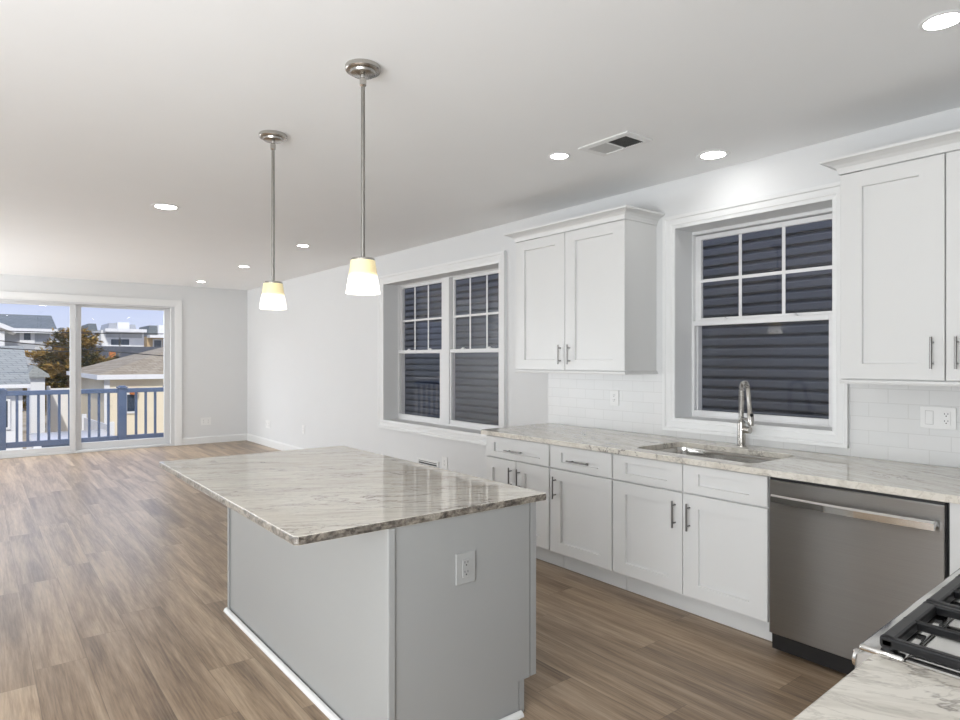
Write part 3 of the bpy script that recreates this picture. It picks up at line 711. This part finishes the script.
# dishwasher
dw = thing('dishwasher', 'stainless steel dishwasher with a bar handle under the worktop', 'dishwasher', (3.45, 1.26, 0))
O('tub', MB().box(XF+.03, XW-.02, .886, 1.636, .02, ZU-.004), BLACK, dw)
dd = O('door', MB().box(XF-.008, XF+.026, .898, 1.632, .108, .864, .004, 2), STEEL, dw)
O('control_strip', MB().box(XF+.0, XF+.029, .90, 1.63, .8645, .874), BLACK, dw)
hp = []
for i in range(17):
    t = i/16; hp.append((XF-.045-.016*math.sin(PI*t), 1.600-(1.600-.922)*t, .782))
b = bmesh.new(); rg = []
for x, y, z in hp: rg.append([b.verts.new(q) for q in ((x-.007, y, z-.019), (x-.009, y, z+.010), (x-.003, y, z+.019), (x+.009, y, z+.019), (x+.009, y, z-.019))])
for A, B in zip(rg, rg[1:]):
    for k in range(5): b.faces.new((A[k], A[(k+1) % 5], B[(k+1) % 5], B[k]))
b.faces.new(rg[0][::-1]); b.faces.new(rg[-1]); bmesh.ops.recalc_face_normals(b, faces=b.faces)
mb = MB(); mb.bm.free(); mb.bm = b
for yy in (1.585, .937): mb.box(XF-.042, XF-.0085, yy-.012, yy+.012, .772, .792, .002)
O('handle', mb, CHROME, dd)
O('toe_panel', MB().box(XF+.10, XF+.12, .90, 1.636, 0, .10), BLACK, dw)

# upper cabinets
XU = 3.512
def crown(path, z0, parent):
    prof = [(0, z0), (.006, z0), (.008, z0+.012), (.014, z0+.030), (.030, z0+.044), (.056, z0+.056), (.072, z0+.060), (.074, z0+.072), (0, z0+.072)]
    return O('crown_moulding', MB().sweep(prof, path), CAB, parent)
def upper(label, y0, y1, zb, doors, pz, ends, zt):
    r = thing('upper_cabinet', label, 'cabinet', ((XU+XW)/2, (y0+y1)/2, zb-.022))
    O('body', MB().box(XU+.021, XW-.002, y0, y1, zb, zt+.003), CAB, r)
    for a, b_, py in doors:
        d = O('door', MB().shaker(a, b_, zb+.004, zt, XU, sw=.103, rw=.077), CAB, r)
        bar_pull((XU, py, pz), True, .148, parent=d)
    O('light_rail', MB().prism([(XU-.004, zb-.021), (XU-.008, zb-.012), (XU-.008, zb-.001), (XU+.03, zb-.001), (XU+.03, zb-.021)], 'y', y0-.012, y1+.0).box(XU+.03, XW-.002, y0-.012, y0+.02, zb-.021, zb-.001), CAB, r)
    P = [(XU, y1, -1, 0)] if not ends[1] else [(XW-.002, y1, 0, 1), (XU, y1, -1, 1)]
    P += [(XU, y0, -1, 0)] if not ends[0] else [(XU, y0, -1, -1), (XW-.002, y0, 0, -1)]
    crown(P, zt+.0035, r); return r
upper('white two-door upper cabinet between the two windows', 2.883, 4.016, 1.372, [(2.883, 3.455-g/2, 3.399), (3.455+g/2, 4.016, 3.496)], 1.495, (True, True), 2.420)
upper('white two-door upper cabinet right of the kitchen window', .560, 1.478, 1.353, [(1.020+g/2, 1.478, 1.068), (.560, 1.020-g/2, .972)], 1.486, (False, True), 2.405)

# tiled splashback
tb = MB(); xt = XW-.009
tb.box(xt, XW-.001, 2.811, 3.991, ZT+.001, 1.350); tb.box(xt, XW-.001, YB+.01, 1.575, ZT+.001, 1.330); tb.box(xt, XW-.001, 1.575, 2.811, ZT+.001, .957)
solo('tile_backsplash', tb, TILE, 'glossy white subway tile backsplash above the stone worktop', 'backsplash')
# outlets and switches -------------------------------------------------
def outlet(name, label, cat, loc, rot, gangs, wd=None, ht=.117, group=None, PLASTIC=PLASTIC):
    """local: plate in the xz plane facing -y"""
    r = thing(name, label, cat, (0, 0, 0), group); n = len(gangs); wd = wd or (.046*n+.044)
    O('plate', MB().box(-wd/2, wd/2, -.006, 0, -ht/2, ht/2, .0025, 2), PLASTIC, r)
    for i, k in enumerate(gangs):
        cx = (i-(n-1)/2)*wd/max(n, 1)*.95
        if k == 'o':
            s = O('socket', MB().box(cx-.018, cx+.018, -.0085, -.006, -.034, .034, .001), PLASTIC, r)
            q = MB()
            for zc in (-.018, .018): q.box(cx-.0085, cx-.006, -.0092, -.0086, zc+.001, zc+.009).box(cx+.006, cx+.0085, -.0092, -.0086, zc+.001, zc+.009).cyl((cx, -.0092, zc-.006), (cx, -.0086, zc-.006), .003, n=10)
            O('slots', q, DARKSLOT, s)
        elif k == 's': O('rocker_shadow', MB().box(cx-.0185, cx+.0185, -.0066, -.006, -.0355, .0355), VENT_GREY, r); O('rocker', MB().prism([(-.006, -.033), (-.010, -.033), (-.007, .033), (-.006, .033)], 'x', cx-.016, cx+.016), PLASTIC, r)  # grey sheet behind the rocker stands in for the shadow round it
    r.location = loc; r.rotation_euler = (0, 0, rot); return r
RX = -PI/2      # faces -x
outlet('electrical_outlet', 'grey electrical outlet plate on the near end of the island', 'outlet', (1.477, 1.9845, .657), 0, ['o'], .092, .119, None, PLATE_GREY)
outlet('electrical_outlet', 'white electrical outlet on the tiles under the upper cabinet between the windows', 'outlet', (xt-.0005, 3.262, 1.162), RX, ['o'], .085, .117)
outlet('switch_and_outlet_plate', 'double plate with rocker switch and outlet on the tiles right of the kitchen window', 'outlet', (xt-.0005, 1.151, 1.158), RX, ['s', 'o'], .156, .112)
outlet('electrical_outlet', 'white wall outlet low under the twin window', 'outlet', (XW-.0005, 5.55, .375), RX, ['o'], .10, .125)
outlet('electrical_outlet', 'white wall outlet low on the right wall left of the twin window', 'outlet', (XW-.0005, 9.25, .41), RX, ['o'], .085, .125)
outlet('double_outlet', 'double outlet plate low on the right wall near the far corner', 'outlet', (XW-.0005, 10.75, .37), RX, ['o', 'o'], .20, .13)
outlet('double_outlet', 'double outlet plate low on the far wall right of the sliding door', 'outlet', (3.15, L-.0005, .385), 0, ['o', 'o'], .17, .13)
rg_ = thing('wall_register', 'white wall vent with dark slots low under the twin window', 'vent', (XW, 5.87, .23))
O('frame', frame_rect(MB(), 5.66, 6.08, .19, .375, .03, .03, .025, .025, XW-.010, XW-.001, .002), PLASTIC, rg_)
O('backing', MB().box(XW-.004, XW-.001, 5.69, 6.05, .215, .35), DARKSLOT, rg_)
q = MB()
for i in range(5): q.box(XW-.009, XW-.005, 5.69, 6.05, .230+i*.026, .238+i*.026)
O('slats', q, PLASTIC, rg_)

# ================================================================ ISLAND
IX0, IX1, IY0, IY1, IZ = 1.155, 1.843, 2.0, 3.845, .86
isl = thing('kitchen_island', 'pale grey island cabinet carrying the stone slab in the middle of the kitchen', 'island', (1.5, 2.93, 0))
O('body', MB().prism([(IX0, 0), (1.752, 0), (1.752, .135), (IX1, .135), (IX1, IZ), (IX0, IZ)], 'y', IY0, IY1), ISL, isl)
O('end_panel', MB().prism([(IX0+.013, .0), (1.752, .0), (1.752, .135), (1.812, .135), (1.812, IZ-.001), (IX0+.013, IZ-.001)], 'y', IY0-.015, IY0-.0005, .001), ISL, isl)
O('corner_trim', MB().box(IX0-.018, IX0+.012, IY0-.022, IY0-.0005, .0, IZ-.001, .004, 2).box(IX0-.010, IX0-.0005, IY0, IY0+.022, 0, IZ-.001, .003), ISL, isl)
O('corner_trim', MB().box(IX0-.010, IX0-.0005, IY1-.022, IY1+.0, 0, IZ-.001, .003), ISL, isl)
O('face_stile', MB().box(1.820, IX1+.010, IY0-.012, IY0-.0005, .135, IZ-.001, .002), ISL, isl)
rr_ = .020; qr = [(0, 0)]+[(rr_*math.cos(a*PI/12), rr_*math.sin(a*PI/12)) for a in range(7)]
O('shoe_moulding', MB().prism([(IX0-.0105-a, z) for a, z in qr], 'y', IY0-.025, IY1+.005), CAB, isl, True)
O('shoe_moulding', MB().prism([(IY0-.0225-a, z) for a, z in qr], 'x', IX0-.01, 1.757), CAB, isl, True)
O('toe_kick', MB().box(1.757, 1.786, IY0-.012, IY1-.02, 0, .134, .002), ISL, isl)
n3 = 3; wd = (IY1-IY0-.03)/n3
for i in range(n3):
    a = IY0+.004+i*wd; b_ = a+wd-.006
    d = O('door', MB().shaker(a, b_, .148, .700, IX1+.020, sw=.09, rw=.074, sgn=-1), ISL, isl); bar_pull((IX1+.020, b_-.05, .60), True, .15, sgn=1, parent=d)
    d = O('drawer_front', MB().shaker(a, b_, .708, .852, IX1+.020, sw=.09, rw=.042, sgn=-1), ISL, isl); bar_pull((IX1+.020, (a+b_)/2, .78), False, .19, sgn=1, parent=d)
iw = thing('island_worktop', 'large pale veined stone slab with rough edge lying on the island', 'worktop', (1.35, 2.94, .8605))
x0, x1, y0, y1 = .798, 1.904, 1.978, 3.905
poly = [(x0+.012, y0), (x1-.006, y0), (x1, y0+.006), (x1, y1), (x0, y1), (x0, y0+.012)]
O('slab', slab(poly, None, .8605, .8895, None, bev=.0015), MARBLE_I, iw)
def edge_strip(P, z0, z1, t=.0015):
    mb = MB()
    for (xa, ya), (xb, yb) in zip(P, P[1:]):
        d = Vector((xb-xa, yb-ya, 0)); n = Vector((d.y, -d.x, 0)).normalized()*t; m = max(2, int(d.length/.03)); b = bmesh.new(); R = []
        for i in range(m+1):
            c = Vector((xa, ya, 0))+d*i/m; j = n*(.6+random.random()*.8)
            R.append([b.verts.new((*(c+k).xy, z)) for k, z in ((n*.1, z0), (j, z0+.004), (n*(.6+random.random()), (z0+z1)/2), (j, z1-.003), (n*.1, z1))])
        for A, B in zip(R, R[1:]):
            for k in range(4): b.faces.new((A[k], B[k], B[k+1], A[k+1]))
        bmesh.ops.recalc_face_normals(b, faces=b.faces); mb._add(b)
    return mb
O('rough_edge', edge_strip([(x0, y1-.002), (x0, y0+.012), (x0+.012, y0), (x1-.006, y0), (x1, y0+.006), (x1, y1-.002)][::1], .8612, .8880), EDGE, iw, label='rough grey brown chiselled edge')

# ================================================================ BACK RUN: worktop, cabinet, range
RX0, RX1, RYF = 1.314, 2.125, .518
bc = thing('base_cabinet', 'white base cabinet under the near right corner worktop', 'cabinet', (.85, .05, 0))
O('body', MB().box(.40, RX0-.008, YB+.002, .405, .135, ZU-.002), CAB, bc); O('toe_kick', MB().box(.40, RX0-.008, .33, .35, 0, .134), CAB, bc)
for a, b_ in ((.403, .849), (.853, 1.300)):
    d = O('door', MB().shaker(a, b_, .148, .872, .426, sw=.09, rw=.074, sgn=-1, ax='y'), CAB, bc); bar_pull((.80 if a < .5 else .90, .426, .75), True, .15, ax='y', sgn=1, parent=d)
solo('worktop', slab([(.38, YB+.001), (RX0-.003, YB+.001), (RX0-.006, .481), (RX0-.015, .490), (.38, .450)], None, ZU, ZT, None), MARBLE_C, 'pale veined stone worktop in the near corner beside the gas range', 'worktop')
rn = thing('gas_range', 'stainless steel gas range with black cast iron grates', 'range', ((RX0+RX1)/2, .1, 0))
O('body', MB().box(RX0, RX1, YB+.02, RYF-.045, .02, .905, .003), STEEL, rn)
dr = O('oven_door', MB().box(RX0+.004, RX1-.004, RYF-.044, RYF-.01, .20, .77, .006, 2), STEEL, rn)
O('oven_window', MB().box(RX0+.14, RX1-.14, RYF-.0099, RYF-.006, .32, .62, .001), PANE, dr)
O('oven_handle', MB().cyl((RX0+.06, RYF+.045, .715), (RX1-.06, RYF+.045, .715), .011).cyl((RX0+.09, RYF-.01, .715), (RX0+.09, RYF+.045, .715), .007).cyl((RX1-.09, RYF-.01, .715), (RX1-.09, RYF+.045, .715), .007), CHROME, dr, True)
O('drawer', MB().box(RX0+.004, RX1-.004, RYF-.044, RYF-.012, .06, .19, .005), STEEL, rn)
O('control_panel', MB().prism([(RYF-.044, .785), (RYF-.004, .785), (RYF+.012, .83), (RYF+.008, .895), (RYF-.004, .905), (RYF-.044, .905)], 'x', RX0, RX1, .003), STEEL, rn)
for kx in (1.405, 1.520, 1.715, 1.905, 2.020):
    k = O('knob', MB().cyl((kx, RYF+.010, .850), (kx, RYF+.040, .852), .019, .017, n=28), CHROME, rn, True)
    O('knob_pointer', MB().box(kx-.004, kx+.004, RYF+.038, RYF+.044, .836, .866, .002), CHROME, k)
ct = MB(); ct.box(RX0-.004, RX1, RYF-.075, RYF+.002, .9055, .918, .006, 3); ct.box(RX0-.004, RX0+.030, YB+.03, RYF-.075, .9055, .918, .006, 2); ct.box(RX1-.030, RX1, YB+.03, RYF-.075, .9055, .918, .006, 2)
ct.box(RX0+.030, RX1-.030, YB+.03, RYF-.075, .9055, .908)
O('cooktop', ct, CHROME, rn, True)
for bx_, by_ in ((1.46, .28), (1.46, -.10), (1.715, .09), (1.97, .28), (1.97, -.10)):
    q = O('burner', MB().lathe((bx_, by_, .908), [(0, 0), (.055, 0), (.055, .006), (.042, .010), (.040, .020), (0, .020)], 28), CHROME, rn, True)
    O('burner_cap', MB().lathe((bx_, by_, .9282), [(0, 0), (.038, 0), (.040, .004), (.034, .009), (0, .010)], 28), IRON, q, True)
def grate(x0, x1, y0, y1):
    mb = MB(); z0, z1 = .922, .941; t = .0165
    def bar(xa, xb, ya, yb): mb.box(xa, xb, ya, yb, z0, z1, .004, 2)
    mb.box(x0, x1, y1-t*1.6, y1, z0-.004, z1, .006, 2); mb.box(x0, x1, y0, y0+t*1.4, z0, z1, .006, 2)
    bar(x0, x0+t, y0, y1); bar(x1-t, x1, y0, y1)
    ym = (y0+y1)/2; xm = (x0+x1)/2
    bar(x0, x1, ym-t/2, ym+t/2); bar(xm-.005, xm+.005, y0, y1)
    for yy in ((y0+ym)/2, (y1+ym)/2): bar(x0, xm-.035, yy-.005, yy+.005); bar(xm+.035, x1, yy-.005, yy+.005)
    for xx in (x0+.01, x1-.01):
        for yy in (y0+.01, y1-.012, ym): mb.box(xx-.008, xx+.008, yy-.008, yy+.008, .9085, z0+.004, .002)
    return O('grate', mb, IRON, rn)
for a, b_ in ((RX0+.009, 1.592), (1.600, 1.838), (1.846, RX1-.022)): grate(a, b_, YB+.06, RYF-.030)
# the back run is not quite square to the window wall: the range front runs out by 45 mm per metre
def skew(o, off):
    for ch in o.children:
        if ch.type == 'MESH':
            for v in ch.data.vertices:
                X, Y = v.co.x+off.x, v.co.y+off.y
                v.co.y += .045*(X-RX0)*min(1, max(0, (Y+.1)/.5))
        skew(ch, off)
skew(rn, rn.location.copy())
# corner worktop piece reaches the range from behind; nothing else stands on it

# ================================================================ LAMPS AND CEILING
def downlight(loc, label, r=.068, trim=.09):
    q = thing('recessed_light', label, 'ceiling light', loc, None)
    x, y, z = loc
    O('trim_ring', MB().lathe((x, y, z), [(r, -.0005), (r, -.006), (trim-.006, -.006), (trim, -.0005)], 40, True), TRIM, q, True)
    O('lens', MB().lathe((x, y, z), [(0, -.005), (r-.001, -.005), (r-.001, -.001), (0, -.001)], 40), DOWN, q)
    return q
downlight((2.836, 2.836, H), 'recessed ceiling light left of the air vent', .053, .068)
downlight((3.566, 2.239, H), 'recessed ceiling light above the kitchen window', .072, .100)
downlight((2.830, .830, H), 'recessed ceiling light at the top right corner of the view', .060, .078)
downlight((1.227, 5.768, H), 'recessed ceiling light left of the pendants, over the open floor', .082, .110)
downlight((2.836, 6.80, H), 'recessed ceiling light nearest the twin window, first of the far row', .060, .078)
downlight((2.843, 8.816, H), 'middle recessed ceiling light of the far row of three', .060, .078)
downlight((2.843, 10.92, H), 'recessed ceiling light nearest the far wall', .060, .078)
for (x, y), t in zip(((-.9, 3.0), (-.9, 5.8), (-.9, 8.8), (-.9, 10.9), (.7, .9)), ('beside the island on the open side', 'halfway down the left row', 'towards the balcony in the left row', 'nearest the sliding door in the left row', 'above the near corner worktop')):  # extra lights added out of view to raise the room's brightness
    downlight((x, y, H), 'added unseen recessed ceiling light '+t)
def pendant(loc):
    x, y, z = loc
    p = thing('pendant_lamp', 'nearer pendant lamp over the island, with amber and white glass shade', 'pendant lamp', loc, 'pendant lamps over the island')
    O('canopy', MB().lathe((x, y, z), [(0, -.0005), (.074, -.0005), (.076, -.004), (.076, -.018), (.072, -.023), (.056, -.025), (.053, -.034), (.048, -.037), (0, -.037)], 48), NICKEL, p, True)
    O('swivel', MB().lathe((x, y, z), [(0, -.037), (.010, -.038), (.008, -.05), (.0145, -.056), (.0145, -.082), (.008, -.09), (0, -.09)], 20), NICKEL, p, True)
    O('stem', MB().cyl((x, y, z-.088), (x, y, 1.893), .0085, n=16), STEM, p, True)
    O('cap', MB().lathe((x, y, 1.880), [(0, .016), (.012, .016), (.016, .011), (.048, .010), (.051, .006), (.051, .0)], 40), NICKEL, p, True)
    O('shade', MB().lathe((x, y, 1.739), [(.0735, 0), (.052, .141), (.049, .141), (.0705, 0.0)], 48, True), SHADE, p, True)
    O('bulb', MB().lathe((x, y, 1.79), [(0, 0), (.018, .008), (.024, .026), (.018, .05), (.011, .07), (.011, .10), (0, .10)], 20), emis('bulb_glow', (1, .9, .74), 14), p, True)
    return p
pa = pendant((1.31, 2.495, H))
dup(pa, (1.308, 3.557, H), 'farther pendant lamp over the island, with amber and white glass shade')
v = thing('ceiling_vent', 'rectangular ceiling air vent with one dark and one closed half', 'vent', (2.93, 2.48, H))
fr = MB(); zc = H-.0005
for a, b_, c, d in ((2.822, 3.052, 2.297, 2.345), (2.822, 3.052, 2.630, 2.668), (2.822, 2.868, 2.345, 2.630), (3.026, 3.052, 2.345, 2.630), (2.868, 3.026, 2.480, 2.492)): fr.box(a, b_, c, d, zc-.008, zc, .002)
O('frame', fr, PLASTIC, v)
O('open_half', MB().box(2.868, 3.026, 2.346, 2.479, zc-.002, zc), DARKSLOT, v, label='dark open louvre')
q = MB()
for i in range(11): q.box(2.869, 3.025, 2.351+i*.012, 2.354+i*.012, zc-.007, zc-.003)
for i in range(12): q.box(2.876+i*.013, 2.8775+i*.013, 2.346, 2.479, zc-.0045, zc-.0025)
O('louvre', q, PULL, v)
O('closed_half', MB().box(2.868, 3.026, 2.493, 2.629, zc-.004, zc), VENT_GREY, v)
# ---------------------------------------------------------------- groups of repeats
for kind, phrase in (('recessed_light', 'recessed lights in the ceiling'), ('electrical_outlet', 'electrical outlets on walls, tiles and island'), ('double_outlet', 'double outlets low on the far walls'),
                     ('base_cabinet', 'white base cabinets'), ('upper_cabinet', 'white upper cabinets on the window wall'), ('overhead_cable', 'overhead cables outside')):
    for o in bpy.data.objects:
        if o.parent is None and o.name.split('.')[0] == kind: o['group'] = phrase
